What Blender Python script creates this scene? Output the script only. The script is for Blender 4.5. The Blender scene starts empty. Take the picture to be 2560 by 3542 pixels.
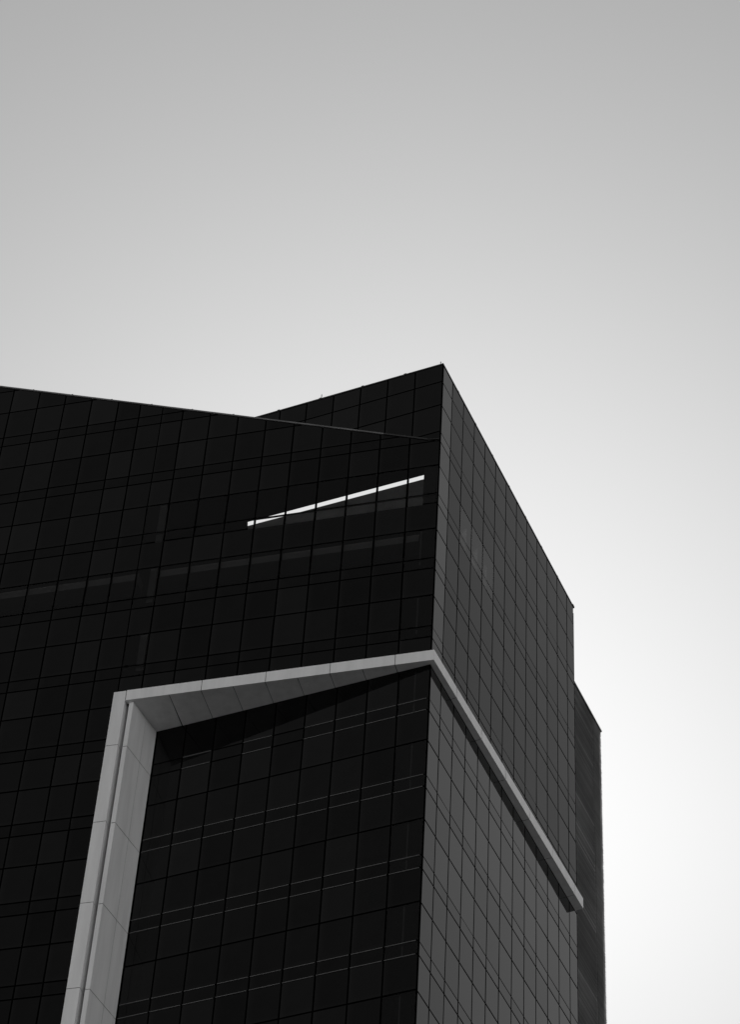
import bpy, bmesh, math, random
from mathutils import Vector, Matrix
random.seed(7)
S = bpy.context.scene
R = math.radians

# ------------------------------------------------------------------ camera
CAM = Vector((18.2134, -74.5867, -93.4202))
YAW, PITCH, ROLL, FPX = R(-15.7492), R(49.0815), R(3.9821), 9961.226
fwd = Vector((math.sin(YAW)*math.cos(PITCH), math.cos(YAW)*math.cos(PITCH), math.sin(PITCH)))
rgt0 = Vector((math.cos(YAW), -math.sin(YAW), 0)); up0 = rgt0.cross(fwd)
rgt = math.cos(ROLL)*rgt0 + math.sin(ROLL)*up0
up = -math.sin(ROLL)*rgt0 + math.cos(ROLL)*up0
cd = bpy.data.cameras.new('camera'); cam = bpy.data.objects.new('camera', cd); S.collection.objects.link(cam)
cd.sensor_fit = 'VERTICAL'; cd.sensor_height = 36; cd.sensor_width = 26; cd.lens = FPX/3542*36
cd.clip_start = 0.5; cd.clip_end = 20000
M = Matrix((( rgt.x, up.x, -fwd.x, CAM.x), (rgt.y, up.y, -fwd.y, CAM.y), (rgt.z, up.z, -fwd.z, CAM.z), (0, 0, 0, 1)))
cam.matrix_world = M
S.camera = cam

# ------------------------------------------------------------------ sky, sun, exposure
SUN_AZ, SUN_EL = R(-14.0), R(43.6)          # azimuth from +Y towards +X
SKY_STRENGTH = 0.15
w = bpy.data.worlds.new('World'); S.world = w; w.use_nodes = True
nt = w.node_tree; nt.nodes.clear()
sky = nt.nodes.new('ShaderNodeTexSky'); sky.sky_type = 'NISHITA'; sky.sun_disc = False
sky.sun_elevation = SUN_EL; sky.sun_rotation = SUN_AZ % (2*math.pi)
sky.air_density = 0.6; sky.dust_density = 0.15; sky.ozone_density = 1.0; sky.altitude = 0
dot = nt.nodes.new('ShaderNodeVectorMath'); dot.operation = 'DOT_PRODUCT'
dot.inputs[1].default_value = (0.80, 0.20, 0.0)     # black and white film behind an orange filter
nt.links.new(sky.outputs[0], dot.inputs[0])
bg = nt.nodes.new('ShaderNodeBackground'); bg.inputs['Strength'].default_value = SKY_STRENGTH
out = nt.nodes.new('ShaderNodeOutputWorld')
# the band of sky under the sun is a little duller than the model's
tcw = nt.nodes.new('ShaderNodeTexCoord'); sx = nt.nodes.new('ShaderNodeSeparateXYZ'); mrw = nt.nodes.new('ShaderNodeMapRange'); mrw.interpolation_type = 'SMOOTHSTEP'
mrw.inputs['From Min'].default_value = 0.60; mrw.inputs['From Max'].default_value = 0.69; mrw.inputs['To Min'].default_value = 0.90; mrw.inputs['To Max'].default_value = 1.0
mw = nt.nodes.new('ShaderNodeMath'); mw.operation = 'MULTIPLY'
nt.links.new(tcw.outputs['Generated'], sx.inputs[0]); nt.links.new(sx.outputs['Z'], mrw.inputs['Value'])
nt.links.new(mrw.outputs[0], mw.inputs[0]); nt.links.new(dot.outputs['Value'], mw.inputs[1])
nt.links.new(mw.outputs[0], bg.inputs['Color']); nt.links.new(bg.outputs[0], out.inputs[0])
sd = bpy.data.lights.new('sun', 'SUN'); sd.energy = 2.0; sd.angle = R(0.5); sd.color = (1, 1, 1)
sun = bpy.data.objects.new('sun', sd); S.collection.objects.link(sun)
sv = Vector((math.sin(SUN_AZ)*math.cos(SUN_EL), math.cos(SUN_AZ)*math.cos(SUN_EL), math.sin(SUN_EL)))
sun.rotation_euler = sv.to_track_quat('Z', 'Y').to_euler(); sun.location = sv*200
S.view_settings.view_transform = 'Standard'; S.view_settings.look = 'None'
S.view_settings.exposure = 0.99; S.view_settings.gamma = 1.0

# ------------------------------------------------------------------ materials
def mat(name, col, rough=0.6, spec=0.3, noise=0.0, scale=1.0, stretch=(1, 1, 1), bump=0.0, metallic=0.0):
    m = bpy.data.materials.new(name); m.use_nodes = True; t = m.node_tree
    b = t.nodes['Principled BSDF']
    b.inputs['Base Color'].default_value = (col, col, col, 1)
    b.inputs['Roughness'].default_value = rough; b.inputs['Specular IOR Level'].default_value = spec
    b.inputs['Metallic'].default_value = metallic
    if noise:
        tc = t.nodes.new('ShaderNodeTexCoord'); mp = t.nodes.new('ShaderNodeMapping'); mp.inputs['Scale'].default_value = stretch
        n = t.nodes.new('ShaderNodeTexNoise'); n.inputs['Scale'].default_value = scale; n.inputs['Detail'].default_value = 6
        r = t.nodes.new('ShaderNodeMapRange'); r.inputs['From Min'].default_value = 0.3; r.inputs['From Max'].default_value = 0.7
        r.inputs['To Min'].default_value = col*(1-noise); r.inputs['To Max'].default_value = col*(1+noise)
        t.links.new(tc.outputs['Object'], mp.inputs[0]); t.links.new(mp.outputs[0], n.inputs['Vector'])
        t.links.new(n.outputs['Fac'], r.inputs['Value']); t.links.new(r.outputs[0], b.inputs['Base Color'])
        if bump:
            bp = t.nodes.new('ShaderNodeBump'); bp.inputs['Strength'].default_value = bump; bp.inputs['Distance'].default_value = 0.02
            t.links.new(n.outputs['Fac'], bp.inputs['Height']); t.links.new(bp.outputs[0], b.inputs['Normal'])
    return m

GLASS_IOR, GLASS_GAIN = 1.30, 0.97
def glass(name, clear=0.0, gain=1.0, base=0.0006):
    """coated facade glass: mirror share from Fresnel, the rest black (or tinted see-through)"""
    m = bpy.data.materials.new(name); m.use_nodes = True; t = m.node_tree; t.nodes.clear()
    o = t.nodes.new('ShaderNodeOutputMaterial'); mx = t.nodes.new('ShaderNodeMixShader')
    fr = t.nodes.new('ShaderNodeFresnel'); fr.inputs['IOR'].default_value = GLASS_IOR
    mul = t.nodes.new('ShaderNodeMath'); mul.operation = 'MULTIPLY'; mul.inputs[1].default_value = GLASS_GAIN*gain
    gl = t.nodes.new('ShaderNodeBsdfGlossy'); gl.inputs['Roughness'].default_value = 0.02; gl.inputs['Color'].default_value = (1, 1, 1, 1)
    tc = t.nodes.new('ShaderNodeTexCoord')
    n = t.nodes.new('ShaderNodeTexNoise'); n.inputs['Scale'].default_value = 0.35; n.inputs['Detail'].default_value = 2
    bp = t.nodes.new('ShaderNodeBump'); bp.inputs['Strength'].default_value = 0.25; bp.inputs['Distance'].default_value = 0.02
    t.links.new(tc.outputs['Object'], n.inputs['Vector']); t.links.new(n.outputs['Fac'], bp.inputs['Height'])
    t.links.new(bp.outputs[0], gl.inputs['Normal'])
    # a thin film of dust that catches a little light
    d = t.nodes.new('ShaderNodeBsdfDiffuse')
    n2 = t.nodes.new('ShaderNodeTexNoise'); n2.inputs['Scale'].default_value = 1.7; n2.inputs['Detail'].default_value = 7
    mr = t.nodes.new('ShaderNodeMapRange'); mr.inputs['From Min'].default_value = 0.35; mr.inputs['From Max'].default_value = 0.75
    mr.inputs['To Min'].default_value = base*0.5; mr.inputs['To Max'].default_value = base*3
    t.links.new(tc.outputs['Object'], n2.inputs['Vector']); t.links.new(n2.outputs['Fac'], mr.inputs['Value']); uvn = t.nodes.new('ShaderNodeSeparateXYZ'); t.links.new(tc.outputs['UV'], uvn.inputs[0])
    rp = t.nodes.new('ShaderNodeValToRGB'); e = rp.color_ramp.elements          # soft edge highlight painted into the pane colour, strongest at one side
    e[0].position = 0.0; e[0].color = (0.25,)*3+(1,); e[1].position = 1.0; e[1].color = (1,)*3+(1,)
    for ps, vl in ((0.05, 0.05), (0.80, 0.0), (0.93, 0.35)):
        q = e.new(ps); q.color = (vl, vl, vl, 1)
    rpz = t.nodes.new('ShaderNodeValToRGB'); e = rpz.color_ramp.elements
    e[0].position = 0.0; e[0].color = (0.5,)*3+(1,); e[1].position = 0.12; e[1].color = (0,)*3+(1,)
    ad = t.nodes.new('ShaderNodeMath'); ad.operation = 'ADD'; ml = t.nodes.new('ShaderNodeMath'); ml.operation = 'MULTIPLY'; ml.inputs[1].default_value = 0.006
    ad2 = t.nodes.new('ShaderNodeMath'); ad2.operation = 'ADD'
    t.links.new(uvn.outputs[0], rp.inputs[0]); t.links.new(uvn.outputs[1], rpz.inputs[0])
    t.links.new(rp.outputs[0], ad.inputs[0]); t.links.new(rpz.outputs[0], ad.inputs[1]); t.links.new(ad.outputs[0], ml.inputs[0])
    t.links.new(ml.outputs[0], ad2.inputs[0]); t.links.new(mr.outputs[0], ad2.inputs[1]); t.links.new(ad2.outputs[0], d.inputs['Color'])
    inner = d
    if clear:
        tr = t.nodes.new('ShaderNodeBsdfTransparent'); tr.inputs['Color'].default_value = (clear, clear, clear, 1); inner = tr
    t.links.new(fr.outputs[0], mul.inputs[0]); fac = mul.outputs[0]
    if clear:      # only the outer face of a see-through pane mirrors
        ge = t.nodes.new('ShaderNodeNewGeometry'); iv = t.nodes.new('ShaderNodeMath'); iv.operation = 'SUBTRACT'; iv.inputs[0].default_value = 1.0
        m2 = t.nodes.new('ShaderNodeMath'); m2.operation = 'MULTIPLY'
        t.links.new(ge.outputs['Backfacing'], iv.inputs[1]); t.links.new(iv.outputs[0], m2.inputs[0]); t.links.new(fac, m2.inputs[1]); fac = m2.outputs[0]
    t.links.new(fac, mx.inputs[0])
    t.links.new(inner.outputs[0], mx.inputs[1]); t.links.new(gl.outputs[0], mx.inputs[2]); t.links.new(mx.outputs[0], o.inputs[0])
    return m

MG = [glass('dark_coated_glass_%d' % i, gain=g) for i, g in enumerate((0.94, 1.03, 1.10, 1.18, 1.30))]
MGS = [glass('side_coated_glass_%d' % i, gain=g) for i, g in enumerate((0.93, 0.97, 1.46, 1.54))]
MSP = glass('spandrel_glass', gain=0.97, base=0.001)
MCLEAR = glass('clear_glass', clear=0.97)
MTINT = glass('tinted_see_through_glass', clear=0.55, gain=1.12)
MBLACK = mat('black_gasket', 0.0015, 0.9, 0.0)
MDARK = mat('dark_interior', 0.006, 0.9, 0.0)
MFRAME = mat('pale_cladding', 0.88, 0.5, 0.4, noise=0.07, scale=1.2, stretch=(2.5, 2.5, 0.25))
MJOINT = mat('cladding_joint', 0.01, 0.9, 0.0)
MALU = mat('aluminium_lip', 0.13, 0.4, 0.5)
MCOP = mat('coping_metal', 0.16, 0.45, 0.5, noise=0.35, scale=0.8, stretch=(1, 1, 1))
MCOPD = mat('dark_coping_metal', 0.03, 0.45, 0.4)
MWALL = mat('rear_parapet_plaster', 0.88, 0.8, 0.2, noise=0.2, scale=0.9)
MBULK = mat('ceiling_bulkhead_board', 0.24, 0.9, 0.1)
MCOL = mat('interior_column_paint', 0.13, 0.9, 0.1)
MPATCH = mat('light_patch_paint', 0.7, 0.8, 0.2, noise=0.3, scale=2)
MSLAT = [mat('louvre_metal_%d' % i, c, 0.42, 0.5, noise=0.25, scale=0.3) for i, c in enumerate((0.28, 0.40, 0.33, 0.60))]
MROOF = mat('roof_membrane', 0.08, 0.9, 0.1, noise=0.3, scale=0.5)
MGROUND = mat('paved_ground', 0.046, 0.9, 0.2, noise=0.4, scale=0.15, bump=0.2)

# ------------------------------------------------------------------ helpers
def link(name, bm, mats, parent=None):
    me = bpy.data.meshes.new(name); bm.normal_update(); bm.to_mesh(me); bm.free()
    for m in (mats if isinstance(mats, (list, tuple)) else [mats]): me.materials.append(m)
    o = bpy.data.objects.new(name, me); S.collection.objects.link(o)
    if parent: o.parent = parent
    return o
def empty(name, label, cat):
    o = bpy.data.objects.new(name, None); S.collection.objects.link(o); o['label'] = label; o['category'] = cat; return o

class Plane:
    """facade plane: origin, direction u, outward normal n; P(u, z, d) with d metres proud of the plane"""
    def __init__(s, o, d, n): s.o = Vector(o); s.d = Vector(d).normalized(); s.n = Vector(n).normalized()
    def P(s, u, z, d=0.0): return s.o + s.d*u + s.n*d + Vector((0, 0, z))
aR, aG = R(78.6279), R(8.45)
dR = Vector((math.cos(aR), math.sin(aR), 0)); nR = Vector((math.sin(aR), -math.cos(aR), 0))
dG = Vector((-math.cos(aG), math.sin(aG), 0)); nG = Vector((-math.sin(aG), -math.cos(aG), 0))
F1 = Plane((0, 0, 0), (-1, 0, 0), (0, -1, 0))
GG = Plane((0, 0, 0), dG, nG)
RR = Plane((0, 0, 0), dR, nR)
aU = R(9.0)                                  # the screen above the roof turns a touch further back
GU = Plane((0, 0, 0), (-math.cos(aU), math.sin(aU), 0), (-math.sin(aU), -math.cos(aU), 0))

def hexa(bm, pts, mi=0):
    """8 points: 4 of one face in order, then 4 of the opposite face"""
    v = [bm.verts.new(p) for p in pts]
    fs = []
    for f in ((0, 1, 2, 3), (7, 6, 5, 4), (0, 4, 5, 1), (1, 5, 6, 2), (2, 6, 7, 3), (3, 7, 4, 0)):
        q = bm.faces.new([v[i] for i in f]); q.material_index = mi; fs.append(q)
    bmesh.ops.recalc_face_normals(bm, faces=fs)
    return v
def pbox(bm, pl, u0, u1, z0, z1, d0, d1, mi=0):
    hexa(bm, [pl.P(u0, z0, d1), pl.P(u1, z0, d1), pl.P(u1, z1, d1), pl.P(u0, z1, d1),
              pl.P(u0, z0, d0), pl.P(u1, z0, d0), pl.P(u1, z1, d0), pl.P(u0, z1, d0)], mi)
def prism(bm, pts, z0, z1, mi=0):
    lo = [bm.verts.new((x, y, z0 if not callable(z0) else z0(x, y))) for x, y in pts]
    hi = [bm.verts.new((x, y, z1 if not callable(z1) else z1(x, y))) for x, y in pts]
    n = len(pts); fs = [bm.faces.new(lo), bm.faces.new(hi[::-1])]
    for i in range(n): fs.append(bm.faces.new([lo[i], lo[(i+1) % n], hi[(i+1) % n], hi[i]]))
    for f in fs: f.material_index = mi
    bmesh.ops.recalc_face_normals(bm, faces=fs)
def clip(poly, f):
    """keep where f(u,z) >= 0, f linear"""
    out = []
    for i in range(len(poly)):
        a, b = poly[i], poly[(i+1) % len(poly)]; fa, fb = f(*a), f(*b)
        if fa >= 0: out.append(a)
        if (fa > 0) != (fb > 0) and fa != fb:
            t = fa/(fa-fb); out.append((a[0]+(b[0]-a[0])*t, a[1]+(b[1]-a[1])*t))
    return out
def panel(bm, pl, poly, mi, tilt=0.0015, proud=0.0, thick=0.035, ch=0.008):
    """one glazed panel: slightly tilted front with chamfered rim, sides and back"""
    uc = sum(p[0] for p in poly)/len(poly); zc = sum(p[1] for p in poly)/len(poly)
    a, b = random.gauss(0, tilt), random.gauss(0, tilt)
    def ins(p, k):
        du, dz = uc-p[0], zc-p[1]; L = math.hypot(du, dz) or 1; k = min(k*1.4, L*0.4); return (p[0]+du/L*k, p[1]+dz/L*k)
    fr = []; rim = []; bk = []
    for p in poly:
        q = ins(p, ch); fr.append(bm.verts.new(pl.P(q[0], q[1], proud+a*(q[0]-uc)+b*(q[1]-zc))))
        rim.append(bm.verts.new(pl.P(p[0], p[1], proud-ch)))
        bk.append(bm.verts.new(pl.P(p[0], p[1], proud-thick)))
    n = len(poly); fs = [bm.faces.new(fr), bm.faces.new(bk[::-1])]
    for i in range(n):
        j = (i+1) % n
        fs.append(bm.faces.new([fr[i], rim[i], rim[j], fr[j]])); fs.append(bm.faces.new([rim[i], bk[i], bk[j], rim[j]]))
    u0 = min(p[0] for p in poly); u1 = max(p[0] for p in poly); z0 = min(p[1] for p in poly); z1 = max(p[1] for p in poly)
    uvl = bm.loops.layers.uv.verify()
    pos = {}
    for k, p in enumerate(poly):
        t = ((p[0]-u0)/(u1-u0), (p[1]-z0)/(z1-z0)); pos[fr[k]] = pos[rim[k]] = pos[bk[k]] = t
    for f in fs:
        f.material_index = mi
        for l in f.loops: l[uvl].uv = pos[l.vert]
    bmesh.ops.recalc_face_normals(bm, faces=fs)
def project(p):
    d = p-CAM; z = d.dot(fwd); return (1280+FPX*d.dot(rgt)/z, 1771-FPX*d.dot(up)/z)
def px_area(pl, poly):
    q = [project(pl.P(u, z)) for u, z in poly]
    inside = sum(0 <= x <= 2560 and 0 <= y <= 3542 for x, y in q)/len(q)
    A = 0
    for i in range(len(q)):
        a, b = q[i], q[(i+1) % len(q)]; A += a[0]*b[1]-b[0]*a[1]
    return abs(A)/2*inside

# ------------------------------------------------------------------ ground
GZ = -95.0
bm = bmesh.new()
bmesh.ops.create_grid(bm, x_segments=8, y_segments=8, size=6000)
g = link('ground', bm, MGROUND); g.location = (0, 0, GZ); g['kind'] = 'structure'

# ------------------------------------------------------------------ the tower
tower = empty('glass_tower', 'dark glass office tower with a slanted roofline and a pale frame around its corner', 'office tower')
tower.location = (0, 0, GZ)
OFF = Vector((0, 0, -GZ))
def part(name, bm, mats, parent=None, label=None):
    for v in bm.verts: v.co += OFF
    o = link(name, bm, mats, parent or tower)
    if label: o['label'] = label
    return o

TOP = 5.22
ZB, ZT = -13.562, -13.005          # underside and top of the pale beam
ROWS = [5.22, 4.0, 2.42]
z = 0.0
while z > -94: ROWS += [z+0.615, z, z-1.59]; z -= 4.0      # transoms: pair round a shallow spandrel, then one mid line
ROWS += [z+0.615]
FRONT = [0.0]+[1.295*i for i in range(1, 10)]+[12.632, 13.695, 14.76]+[14.76+1.295*i for i in range(1, 15)]
SIDE = [0.0, 1.098, 2.32, 3.541, 4.765, 5.986, 7.207, 8.436, 9.671, 10.9, 12.122, 13.35, 14.553, 15.42]
GRID = [0.0]+[1.28*i for i in range(1, 20)]
slope = lambda u: 0.19+(u-0.51)*0.412       # top of the front screen against u
UEND = FRONT[-1]
REND = SIDE[-1]
# footprint
Gpt = lambda s, d=0.0: (dG*s - nG*d)         # d metres inside plane G
JX, JY = -11.42, 1.69                        # where the jamb meets the recessed glass

# --- dark cores behind the glass -------------------------------------------------
def inner(pl, u, d): p = pl.P(u, 0, -d); return (p.x, p.y)
bk = RR.P(REND-0.15, 0, -0.12); bl = (-UEND+0.1, 26.0)
bm = bmesh.new()
c0 = (-0.10, 0.12)
prism(bm, [c0, (bk.x, bk.y), (bk.x-4, bk.y+10.8), bl, (-UEND+0.1, 0.1), (-12.27, 0.1), (-12.25, 0.37), (-12.0, 0.40), (-11.60, JY+0.12)], -95, ZB+0.02)
# mid storeys, set back so that the rooms behind the glass have depth
prism(bm, [(-0.30, 1.0), (0.0, 1.02), (bk.x, bk.y), (bk.x-4, bk.y+10.8), bl, (-UEND+0.1, 1.0)], ZB+0.02, -4.3)
core = part('building_core', bm, MDARK)
# floor slabs of the mid storeys
bm = bmesh.new()
for zz in (-4.3, -7.95, -8.0-3.95, ZB+0.1):
    prism(bm, [(-0.08, 0.06), (0.10, 1.05), (-UEND+0.12, 1.05), (-UEND+0.12, 0.06)], zz, zz+0.28)
part('floor_slab', bm, MDARK)

# --- black backing (gaskets) ------------------------------------------------------
def backing(bm, pl, poly, d0=-0.07, d1=-0.036):
    f = [bm.verts.new(pl.P(u, z, d1)) for u, z in poly]; b = [bm.verts.new(pl.P(u, z, d0)) for u, z in poly]
    n = len(poly); fs = [bm.faces.new(f), bm.faces.new(b[::-1])]
    for i in range(n): fs.append(bm.faces.new([f[i], b[i], b[(i+1) % n], f[(i+1) % n]]))
    bmesh.ops.recalc_face_normals(bm, faces=fs)

GAP = 0.030
jobs = []       # (kind, area, plane, polygon, material index)
MATS = MG+[MSP, MCLEAR, MTINT]+MGS
def add_grid(pl, cols, rows, tests, see=lambda i, zt, zb: None, sig='F'):
    for i in range(len(cols)-1):
        for j in range(len(rows)-1):
            u0, u1, zt, zb = cols[i], cols[i+1], rows[j], rows[j+1]
            g0 = GAP if i else 0.012
            gt = gb = GAP
            if sig == 'R':
                g0 = 0.034 if i else 0.004; gt = 0.022 if zt-zb < 0.7 else 0.034; gb = 0.034 if 1.5 < zt-zb < 1.7 or zt-zb < 0.7 else 0.024
            g1 = GAP if sig != 'R' else 0.032
            poly = [(u0+g0, zb+gb), (u1-g1, zb+gb), (u1-g1, zt-gt), (u0+g0, zt-gt)]
            for t in tests: poly = clip(poly, t) if poly else poly
            if len(poly) < 3: continue
            us = [p[0] for p in poly]; zs = [p[1] for p in poly]
            if max(us)-min(us) < 0.08 or max(zs)-min(zs) < 0.08: continue
            sp = (zt-zb) < 0.7
            s = see(i, zt, zb)
            mi = s if s is not None else (5 if sp else random.choice((0, 1, 2, 2, 3, 4)))
            jobs.append(('spandrel_panel' if sp else 'window', px_area(pl, poly), pl, poly, mi))
RW = sorted(set(round(r, 4) for r in ROWS), reverse=True)
# front screen (upper): left of the frame it runs on down, right of it it stops on the beam
EXTRA = [TOP+0.0]
fr_rows = [10.42+2.0, 10.42, 8.615, 8.0, 6.41, 4.615, 4.0, 2.41]+[r for r in RW if r < 2.0]
def see_front(i, zt, zb):
    if zt < -1.4 and zb > -4.1: return 6 if i < 9 else (7 if i == 9 else None)
    if -7.45 < zb and zt < -5.5: return 7
    if i in (0, 9) and -12.1 < zb and zt < -9.5: return 7
    if i in (0, 9) and abs(zb+8.0) < .05: return 7
    return None
add_grid(F1, FRONT[:11], fr_rows, [lambda u, z: slope(u)-0.06-z, lambda u, z: z-(ZT+0.01)], see_front)
add_grid(F1, FRONT[10:], fr_rows, [lambda u, z: slope(u)-0.06-z], lambda i, zt, zb: see_front(i+10, zt, zb))
# the column under the frame's left post is hidden, columns further left run down
add_grid(GU, GRID[:13], [TOP, 4.0, 2.41, 0.615, 0.0], [lambda u, z: z-0.02, lambda u, z: z-(slope(u)*0.0+0.0)], sig='G')
low = [ZB]+[r for r in RW if r < ZB-0.1]
add_grid(GG, GRID[:9]+[11.50], low, [], lambda i, zt, zb: 7 if i == 0 and zb > -45 and (zt-zb < 0.7 or zt-zb > 1.7) else None, sig='G')
def see_side(i, zt, zb):
    if i in (2, 3, 4) and zt < -1.4 and zb > -4.1: return 7
    return random.choice((10, 11)) if zt < ZB or i == 0 else random.choice((8, 9))
    return None
add_grid(RR, SIDE, [TOP, 4.0, 2.41]+[r for r in RW if r < 2.0], [], see_side, sig='R')

jobs.sort(key=lambda q: -q[1])
count = {'window': 0, 'spandrel_panel': 0}; rest = {'window': bmesh.new(), 'spandrel_panel': bmesh.new()}
for kind, A, pl, poly, mi in jobs:
    if count[kind] < 100 and A > 0:
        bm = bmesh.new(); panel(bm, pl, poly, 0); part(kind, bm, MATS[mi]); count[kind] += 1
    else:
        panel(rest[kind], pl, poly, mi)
for k, b in rest.items():
    o = part(k, b, MATS); o['kind'] = 'stuff'

# backings: solid sheets where the glass is opaque; only bars where one can see in
bm = bmesh.new()
bars_u = FRONT
def strip(pl, u0, u1, z0, z1): backing(bm, pl, [(u0, z0), (u1, z0), (u1, z1), (u0, z1)])
UA = FRONT[9]; UB = FRONT[10]
# front, opaque zones
hz = [(-1.60, None), (-5.58, -4.0), (-9.58, -7.38)]
backing(bm, F1, [(0.02, -1.58), (UEND, -1.58), (UEND, slope(UEND)-0.03), (0.51, slope(0.51)-0.03), (0.02, 0.1)])
strip(F1, 0.02, UEND, -5.56, -4.02)
strip(F1, UB, UEND, -4.02, -1.58)
strip(F1, 1.295, UA, -12.0, -7.36); strip(F1, UB, UEND, -12.0, -7.36)
for a, b in ((0.02, 1.295), (UA, UB)): strip(F1, a, b, -9.56, -8.02)
strip(F1, 0.02, UEND, ZT, -12.0); strip(F1, 12.25, UEND, -95, ZT)
for u in FRONT[:11]:
    strip(F1, max(u-0.045, 0.02), u+0.045, -4.02, -1.58)
for u in FRONT:
    strip(F1, max(u-0.045, 0.02), u+0.045, -7.36, -5.56)
strip(F1, 0.02, UB, -3.385-0.045, -3.385+0.045)
for a, b in ((0.02, 1.295), (UA, UB)):
    strip(F1, a, b, -7.385-0.045, -7.385+0.045); strip(F1, a, b, -11.385-0.045, -11.385+0.045)
# recessed front and screen above the roof, side
backing(bm, GU, [(0.02, -0.05), (GRID[12], -0.05), (GRID[12], TOP-0.02), (0.02, TOP-0.02)])
backing(bm, GG, [(0.02, -95), (11.50, -95), (11.50, -45), (0.02, -45)])
backing(bm, GG, [(1.25, -45), (11.50, -45), (11.50, ZB+0.01), (1.25, ZB+0.01)])
strip(GG, 0.02, 0.07, -45, ZB+0.01)
for r_ in low[1:]:
    if r_ > -45: strip(GG, 0.07, 1.25, r_-0.045, r_+0.045)
backing(bm, RR, [(0.02, -95), (REND, -95), (REND, -4.02), (0.02, -4.02)])
backing(bm, RR, [(0.02, -1.58), (REND, -1.58), (REND, TOP-0.02), (0.02, TOP-0.02)])
backing(bm, RR, [(0.02, -4.02), (2.32, -4.02), (2.32, -1.58), (0.02, -1.58)])
backing(bm, RR, [(5.986, -4.02), (REND, -4.02), (REND, -1.58), (5.986, -1.58)])
for u in (3.541, 4.765): strip(RR, u-0.045, u+0.045, -4.02, -1.58)
strip(RR, 2.32, 5.986, -3.385-0.045, -3.385+0.045)
part('mullion_grid', bm, MBLACK)

# corner closers and the blind end walls
bm = bmesh.new()
prism(bm, [(-0.02, 0.0), (0.012, 0.0), (0.03, 0.10), (-0.02, 0.10)], -95, TOP)
part('corner_mullion', bm, MBLACK)
bm = bmesh.new()
e0 = RR.P(REND+0.02, 0, 0.0); e1 = RR.P(REND+0.02, 0, -0.3)
prism(bm, [(e0.x, e0.y), (e0.x-0.04, e0.y+0.2), (-UEND, 26.2), (-UEND, 26.0), (e1.x, e1.y)], -95, TOP-0.4)
prism(bm, [(-UEND, 0.02), (-UEND-0.12, 0.02), (-UEND-0.12, 26.2), (-UEND, 26.2)], -95, 5.0)
part('rear_wall', bm, MDARK)

# --- rooms behind the top storey: ceiling with a slot open to the sky ------------------
bm = bmesh.new()
E_, W_ = 1.0, 2.5
def gp(s, d): v = Gpt(s, d); return (v.x, v.y)
prism(bm, [(-0.05, 0.08), gp(0.1, E_), gp(9.15, E_), gp(9.82, W_+0.12), gp(11.2, W_+0.12), (-11.2, 0.08)], -0.74, -0.50)
prism(bm, [(-11.2, 0.08), gp(11.2, W_+0.12), (-UEND+0.2, 5.0), (-UEND+0.2, 0.08)], -0.74, -0.50)
part('roof_slab', bm, MDARK)
bm = bmesh.new()
prism(bm, [gp(0.6, W_), gp(12.0, W_), gp(12.0, W_+0.25), gp(0.6, W_+0.25)], -4.3, 0.92)
part('inner_parapet', bm, MWALL)
bm = bmesh.new()
prism(bm, [(-0.10, 0.09), (-0.63, 0.09), (-0.63, 1.1), gp(0.75, W_-0.05), (0.1, W_-0.2)], -4.0, -0.74)
prism(bm, [(-0.10, 0.09), (-0.61, 0.09), (-0.61, 0.8), (-0.1, 0.8)], -12.0, -4.3)
ccol = part('corner_column', bm, MDARK)
bm = bmesh.new()
for z0, z1 in ((-8.0, -5.6), (-12.0, -9.6)):
    prism(bm, [(-0.60, 0.085), (-0.66, 0.085), (-0.66, 0.12), (-0.60, 0.12)], z0+0.02, z1)
for k, r_ in enumerate(low[1:]):
    if r_ < -42: continue
    if abs((-r_) % 4) < 0.01 or abs((-r_) % 4-4) < 0.01:
        top_ = min(r_+2.38, ZB)
        pbox(bm, GG, 0.60, 0.655, r_+0.05, top_, -0.11, -0.075)
part('column_trim', bm, MCOL, ccol)
bm = bmesh.new()
for z0, z1 in ((-4.0, -0.75), (-8.0, -4.3), (-12.0, -8.0)):
    prism(bm, [(-11.78, 0.10), (-12.06, 0.10), (-12.06, 0.5), (-11.78, 0.5)], z0+0.02, z1)
part('interior_column', bm, MCOL)
bm = bmesh.new()
for a, b in ((0.75, 11.72), (12.62, UEND-0.2)):      # face leans outward towards its lower edge
    hexa(bm, [F1.P(a, -6.13, -0.10), F1.P(b, -6.13, -0.10), F1.P(b, -5.55, -0.26), F1.P(a, -5.55, -0.26),
              F1.P(a, -6.10, -0.9), F1.P(b, -6.10, -0.9), F1.P(b, -5.55, -0.9), F1.P(a, -5.55, -0.9)])
part('ceiling_bulkhead', bm, MBULK)
# pale plates added behind three see-through side bays, shaped like patches of light
bm = bmesh.new()
for u, z0, wd in ((2.55, -3.2, 0.85), (3.85, -3.9, 0.75), (5.15, -4.0, 0.45)):
    hexa(bm, [RR.P(u, z0, -0.16), RR.P(u+wd, z0-0.3, -0.16), RR.P(u+wd, -1.95, -0.16), RR.P(u+wd*0.6, -2.6, -0.16),
              RR.P(u, z0, -0.30), RR.P(u+wd, z0-0.3, -0.30), RR.P(u+wd, -1.95, -0.30), RR.P(u+wd*0.6, -2.6, -0.30)])
part('light_patch_plate', bm, MPATCH)
bm = bmesh.new()
pbox(bm, RR, 2.2, 6.1, -4.2, -1.5, -0.50, -0.42); pbox(bm, RR, 2.2, 6.1, -1.5, -1.4, -0.50, -0.08); pbox(bm, RR, 2.2, 2.3, -4.2, -1.5, -0.42, -0.08); pbox(bm, RR, 6.0, 6.1, -4.2, -1.5, -0.42, -0.08)
part('sky_blocking_liner', bm, MDARK)  # dark liner added to keep open sky from showing through these bays
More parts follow.
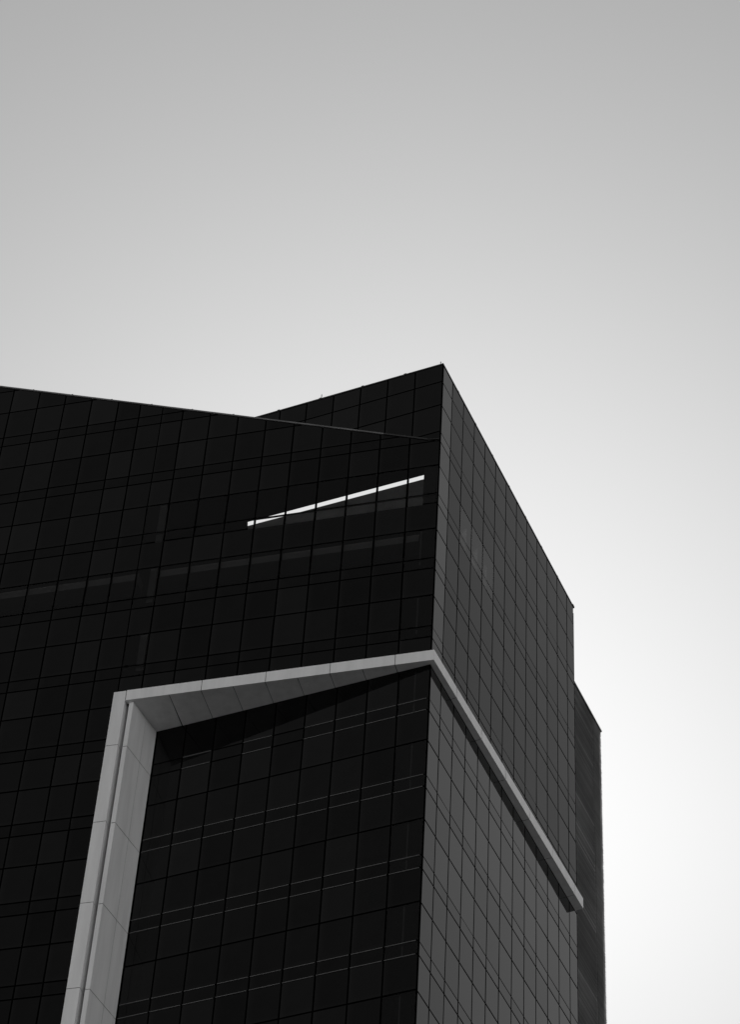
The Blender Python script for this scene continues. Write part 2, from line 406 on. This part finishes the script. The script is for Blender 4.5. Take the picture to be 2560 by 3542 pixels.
# wedge roof between the slanting screen and the rotated box, and the main roof
bm = bmesh.new()
for i in range(12):
    a, b = 0.8+i*0.9, 0.8+(i+1)*0.9
    P = [(-a, 0.1), (-b, 0.1), (-b, b*math.tan(aG)-0.09), (-a, a*math.tan(aG)-0.09)]
    if P[3][1] < 0.12: continue
    prism(bm, P, lambda x, y: slope(-x)-0.55, lambda x, y: slope(-x)-0.45)
part('wedge_roof', bm, MROOF)

# --- copings, lightning conductor, rods ---------------------------------------------
bm = bmesh.new()
L = [(0.51, UEND)]
u = 0.51; k = 0
while u < UEND:
    v = min(u+1.94, UEND); g_ = 0.006
    z0, z1 = slope(u), slope(v)
    mi = 1 if k == 0 else 0
    hexa(bm, [F1.P(u+g_, z0-0.07, 0.035), F1.P(v-g_, z1-0.07, 0.035), F1.P(v-g_, z1+0.01, 0.035), F1.P(u+g_, z0+0.01, 0.035),
              F1.P(u+g_, z0-0.07, -0.22), F1.P(v-g_, z1-0.07, -0.22), F1.P(v-g_, z1+0.01, -0.22), F1.P(u+g_, z0+0.01, -0.22)], mi)
    u = v; k += 1
hexa(bm, [F1.P(0.03, 0.10, 0.01), F1.P(0.50, 0.15, 0.01), F1.P(0.50, 0.19, 0.01), F1.P(0.03, 0.14, 0.01),
          F1.P(0.03, 0.10, -0.05), F1.P(0.50, 0.15, -0.05), F1.P(0.50, 0.19, -0.05), F1.P(0.03, 0.14, -0.05)], 1)
part('slanted_coping', bm, [MCOP, MCOPD])
bm = bmesh.new()
s = -0.02
while s < 12.5:
    pbox(bm, GU, s, min(s+1.97, 12.5)-0.008, TOP-0.06, TOP+0.012, -0.25, 0.025); s += 1.97
s = 0.03
while s < REND-0.1:
    e = min(s+1.95, REND+0.05); pbox(bm, RR, s, e-0.008, TOP-0.05, TOP+0.04, -0.25, 0.02); s += 1.95
part('roof_coping', bm, MCOPD)
def tube(bm, a, b, r, n=8):
    a, b = Vector(a), Vector(b); q = (b-a).to_track_quat('Z', 'Y').to_matrix()
    ring = lambda c: [bm.verts.new(c+q@Vector((r*math.cos(t*2*math.pi/n), r*math.sin(t*2*math.pi/n), 0))) for t in range(n)]
    A, B = ring(a), ring(b); fs = [bm.faces.new(A[::-1]), bm.faces.new(B)]
    for i in range(n): fs.append(bm.faces.new([A[i], A[(i+1) % n], B[(i+1) % n], B[i]]))
    bmesh.ops.recalc_face_normals(bm, faces=fs)
bm = bmesh.new()
u = 1.55
while u < UEND:
    pbox(bm, F1, u-0.05, u+0.05, slope(u)+0.005, slope(u)+0.035, -0.06, 0.03); u += 1.94
tube(bm, F1.P(0.6, slope(0.6)+0.03, 0.0), F1.P(UEND, slope(UEND)+0.03, 0.0), 0.012)
s = 1.76
while s < 12: pbox(bm, GU, s-0.06, s+0.06, TOP+0.01, TOP+0.045, -0.06, 0.03); s += 2.0
tube(bm, GU.P(0, TOP+0.03, 0), GU.P(12.4, TOP+0.03, 0), 0.008)
u = 1.7
while u < REND: pbox(bm, RR, u-0.06, u+0.06, TOP+0.03, TOP+0.06, -0.06, 0.025); u += 1.95
tube(bm, RR.P(0, TOP+0.055, 0), RR.P(REND, TOP+0.055, 0), 0.012)
pbox(bm, RR, REND-0.12, REND+0.07, TOP-0.02, TOP+0.09, -0.2, 0.03)
part('lightning_conductor', bm, MCOPD)
for s, h in ((5.74, 0.36), (0.13, 0.27)):
    bm = bmesh.new(); b = GU.P(s, TOP+0.01, -0.05)
    tube(bm, b, b+Vector((0, 0, h)), 0.011); tube(bm, b, b+Vector((0, 0, 0.05)), 0.03)
    rod = part('lightning_rod', bm, MCOPD)
    bm = bmesh.new(); tube(bm, b+Vector((0, 0, h*0.62)), b+Vector((0, 0, h*0.72)), 0.024); part('rod_collar', bm, MCOPD, rod)

# --- thin light lips along the paired transoms of the recessed glass -------------------
gl = GRID[:9]+[11.50]
for j, zz in enumerate([r for r in low[1:] if (round(-r, 3) % 4 < 0.01 or abs((-r) % 4-3.385) < 0.02 or (-r) % 4 > 3.99)]):
    first = zz > -16.1
    for i in range(len(gl)-1):
        if first and i in (8, 6, 4): continue
        bm = bmesh.new()
        pbox(bm, GG, gl[i]+(0.06 if i else 0.09), gl[i+1]-0.03, zz-0.013+(0.003*(i % 3)), zz+0.013+(0.003*(i % 3)), -0.03, 0.018)
        if zz > -45: part('transom_lip', bm, MALU)
        else: bm.free()

# --- the pale frame ------------------------------------------------------------------
FY = -0.219
def plates(bm, a, b, joints, make, g_=0.013):
    J = [a]+joints+[b]
    for k in range(len(J)-1): make(J[k]+(g_ if k else 0), J[k+1]-(g_ if k < len(joints) else 0))
# beam over the recess
bm = bmesh.new()
nx, ny = 0.190, FY
fj = [1.345, 3.93, 6.50, 9.09]
plates(bm, -0.190, 12.152, fj, lambda a, b: hexa(bm, [(-a, FY, ZB), (-b, FY, ZB), (-b, FY, ZT), (-a, FY, ZT), (-a+(0.0 if a > 0 else -0.03), FY+0.03, ZB+0.01), (-b, FY+0.03, ZB+0.01), (-b, FY+0.03, ZT), (-a+(0.0 if a > 0 else -0.03), FY+0.03, ZT)]))
# soffit plates, wedge shaped
sj = [1.345+1.2915*k for k in range(8)]
def sof(a, b):
    gy = lambda x: max(x*math.tan(aG)-0.0, 0)
    sk = lambda x: 0.07*(x/6.4)*0.5
    A, B = (a, FY+0.004), (b, FY+0.004)
    if a < 0: P = [(-(-0.186), FY+0.004), (-b, FY+0.004), (-(b-0.02), gy(b)-0.004), (0.0, 0.0)]
    elif b > 11.5: P = [(-a, FY+0.004), (-12.168, FY+0.004), (-12.168, 0.0), (-11.90, -0.04), (JX, JY-0.006), (-(a-0.05), gy(a-0.05)-0.004)]
    else: P = [(-a, FY+0.004), (-b, FY+0.004), (-(b-0.08*b/11), gy(b)-0.004), (-(a-0.08*a/11), gy(a)-0.004)]
    prism(bm, P, ZB, ZB+0.03)
plates(bm, -0.19, 12.17, sj, sof, 0.012)
prism(bm, [(0.17, FY+0.03), (-12.178, FY+0.03), (-12.178, 0.0), (0.02, 0.0), (0.0, -0.02)], ZB+0.03, ZT, 1)   # core and top
prism(bm, [(0.165, FY+0.03), (-12.16, FY+0.03), (-12.16, 0.0), (0.02, 0.0)], ZB+0.012, ZB+0.029, 1)
prism(bm, [(-0.0, 0.0), (-11.95, 0.0), (JX, JY), ], ZB+0.03, ZB+0.12, 1)
part('frame_beam', bm, [MFRAME, MJOINT])
# side beam
bm = bmesh.new()
uj = [2.03, 4.48, 6.94, 9.40, 11.85, 14.30]
DE = 0.36; d_at = lambda u: 0.231+(DE-0.231)*u/15.1
SE = 15.22
c = Vector((0.190, FY, 0)); uc = c.dot(dR)
def sidepl(a, b):
    hexa(bm, [RR.P(a, ZB, d_at(a)), RR.P(b, ZB, d_at(b)), RR.P(b, ZT, d_at(b)), RR.P(a, ZT, d_at(a)),
              RR.P(a, ZB, d_at(a)-0.03), RR.P(b, ZB, d_at(b)-0.03), RR.P(b, ZT, d_at(b)-0.03), RR.P(a, ZT, d_at(a)-0.03)])
plates(bm, uc, SE, uj, sidepl, 0.02)
def sideso(a, b):
    hexa(bm, [RR.P(a, ZB, d_at(a)-0.034), RR.P(b, ZB, d_at(b)-0.034), RR.P(b, ZB+0.03, d_at(b)-0.034), RR.P(a, ZB+0.03, d_at(a)-0.034),
              RR.P(a if a > 0.5 else 0.0, ZB, 0.002), RR.P(b, ZB, 0.002), RR.P(b, ZB+0.03, 0.002), RR.P(a if a > 0.5 else 0.0, ZB+0.03, 0.002)])
plates(bm, uc+0.01, SE-0.004, uj, sideso)
hexa(bm, [RR.P(uc+0.03, ZB+0.012, d_at(0)-0.036), RR.P(SE-0.03, ZB+0.012, d_at(SE)-0.036), RR.P(SE-0.03, ZT, d_at(SE)-0.036), RR.P(uc+0.03, ZT, d_at(0)-0.036),
          RR.P(0.0, ZB+0.012, 0.004), RR.P(SE-0.03, ZB+0.012, 0.004), RR.P(SE-0.03, ZT, 0.004), RR.P(0.0, ZT, 0.004)], 1)
hexa(bm, [RR.P(SE-0.028, ZB+0.002, d_at(SE)-0.033), RR.P(SE, ZB+0.002, d_at(SE)-0.033), RR.P(SE, ZT, d_at(SE)-0.033), RR.P(SE-0.028, ZT, d_at(SE)-0.033),
          RR.P(SE-0.028, ZB+0.002, 0.003), RR.P(SE, ZB+0.002, 0.003), RR.P(SE, ZT, 0.003), RR.P(SE-0.028, ZT, 0.003)])
part('side_beam', bm, [MFRAME, MJOINT])
# post: outer pilaster, groove, inner strip and jamb
zj = [-15.975, -19.98, -23.99, -27.99]+[-31.99-4*k for k in range(15)]
ZJ = [ZT-0.02]+zj+[-95.0]
bm = bmesh.new()
for k in range(len(ZJ)-1):
    t, b = ZJ[k]-(0.013 if k else 0), ZJ[k+1]+0.013
    prism(bm, [(-12.182, FY), (-12.685, FY), (-12.685, -0.002), (-12.24, -0.002), (-12.24, 0.30), (-12.182, 0.30)], b, t)
prism(bm, [(-12.19, FY+0.012), (-12.677, FY+0.012), (-12.677, -0.004), (-12.19, -0.004)], -95, ZT-0.03, 1)
prism(bm, [(-12.18, FY-0.008), (-12.69, FY-0.008), (-12.69, 0.0), (-12.18, 0.0)], ZT+0.012, ZT+0.03, 1)
part('frame_post', bm, [MFRAME, MJOINT])
bm = bmesh.new()
ZJ2 = [ZB-0.004]+zj+[-95.0]
sx0, sx1, sy = -12.035, -11.862, -0.076
jm = 0.55
mx_, my_ = sx1+(JX-sx1)*jm, sy+(JY-sy)*jm
dv = Vector((JX-sx1, JY-sy, 0)).normalized(); nv = Vector((dv.y, -dv.x, 0))
for k in range(len(ZJ2)-1):
    t, b = ZJ2[k]-(0.014 if k else 0), ZJ2[k+1]+0.014
    a1 = (sx1, sy); m1 = (mx_-dv.x*0.010, my_-dv.y*0.010); m2 = (mx_+dv.x*0.010, my_+dv.y*0.010); e1_ = (JX, JY-0.004)
    o_ = lambda p, q=0.05: (p[0]-nv.x*q, p[1]-nv.y*q)
    prism(bm, [a1, m1, o_(m1), (sx0+0.12, 0.31), (sx0, 0.30), (sx0, sy)], b, t)
    prism(bm, [m2, e1_, o_(e1_), o_(m2)], b, t)
prism(bm, [(sx0+0.01, sy+0.012), (sx1-0.008, sy+0.012), (JX-0.012, JY), (JX-0.2, JY+0.05), (-12.0, 0.35)], -95, ZB-0.02, 1)
prism(bm, [(-12.178, 0.305), (-12.02, 0.305), (-12.02, 0.36), (-12.178, 0.36)], -95, ZB, 1)
part('frame_jamb', bm, [MFRAME, MJOINT])

# ------------------------------------------------------------------ louvred block behind the right edge
block = empty('louvred_block', 'dark block clad in fine horizontal louvres, standing behind the right edge of the glass tower', 'building')
LO = RR.P(17.8, 0, -0.5); block.location = (LO.x, LO.y, GZ)
def bpart(name, bm, mats):
    for v in bm.verts: v.co += Vector((-LO.x, -LO.y, -GZ))
    return link(name, bm, mats, block)
LP = Plane(RR.P(0, 0, -0.5), dR, nR)
L0, L1, LM_, LT = 15.62, 20.0, 19.05, 1.60
bm = bmesh.new()
pbox(bm, LP, L0+0.02, L1-0.03, -95, LT-0.05, -4.5, -0.12)
bpart('block_wall', bm, MDARK)
bm = bmesh.new(); z = LT-0.13
lv = 0
while z > -60:
    for (a, b, pr) in ((L0, LM_-0.015, 0.0), (LM_+0.015, L1+0.05, 0.02)):
        wv = lambda q: 0.055+0.016*math.sin(z*1.7+q)+0.012*math.sin(z*0.61+2.3*q)+0.010*math.sin(z*4.1-q)
        ta, tb = wv(0.0)+random.gauss(0, 0.004), wv(1.4)+random.gauss(0, 0.004)
        if random.random() < 0.05: tb += 0.03
        mi = random.choices((0, 1, 2, 3), (5, 3, 5, 0.6))[0] if pr == 0 else random.choice((1, 2))
        o1, o2 = random.gauss(0, 0.004), random.gauss(0, 0.004)
        hexa(bm, [LP.P(a, z-ta*0.5, pr+o1), LP.P(b, z-tb*0.5, pr+o2), LP.P(b, z-tb*0.5+0.012, pr+o2), LP.P(a, z-ta*0.5+0.012, pr+o1),
                  LP.P(a, z+ta*0.5, -0.10), LP.P(b, z+tb*0.5, -0.10), LP.P(b, z+tb*0.5+0.012, -0.10), LP.P(a, z+ta*0.5+0.012, -0.10)], mi)
    z -= 0.09; lv += 1
pbox(bm, LP, L0, L1, -95, z, -0.11, 0.0, 0)
bpart('louvres', bm, MSLAT)
bm = bmesh.new(); pbox(bm, LP, LM_-0.05, LM_+0.012, -95, LT-0.1, -0.10, -0.03); bpart('louvre_post', bm, MSLAT[0])
bm = bmesh.new(); pbox(bm, LP, L0, L1+0.11, LT-0.05, LT+0.03, -4.6, 0.05); bpart('block_coping', bm, MCOP)
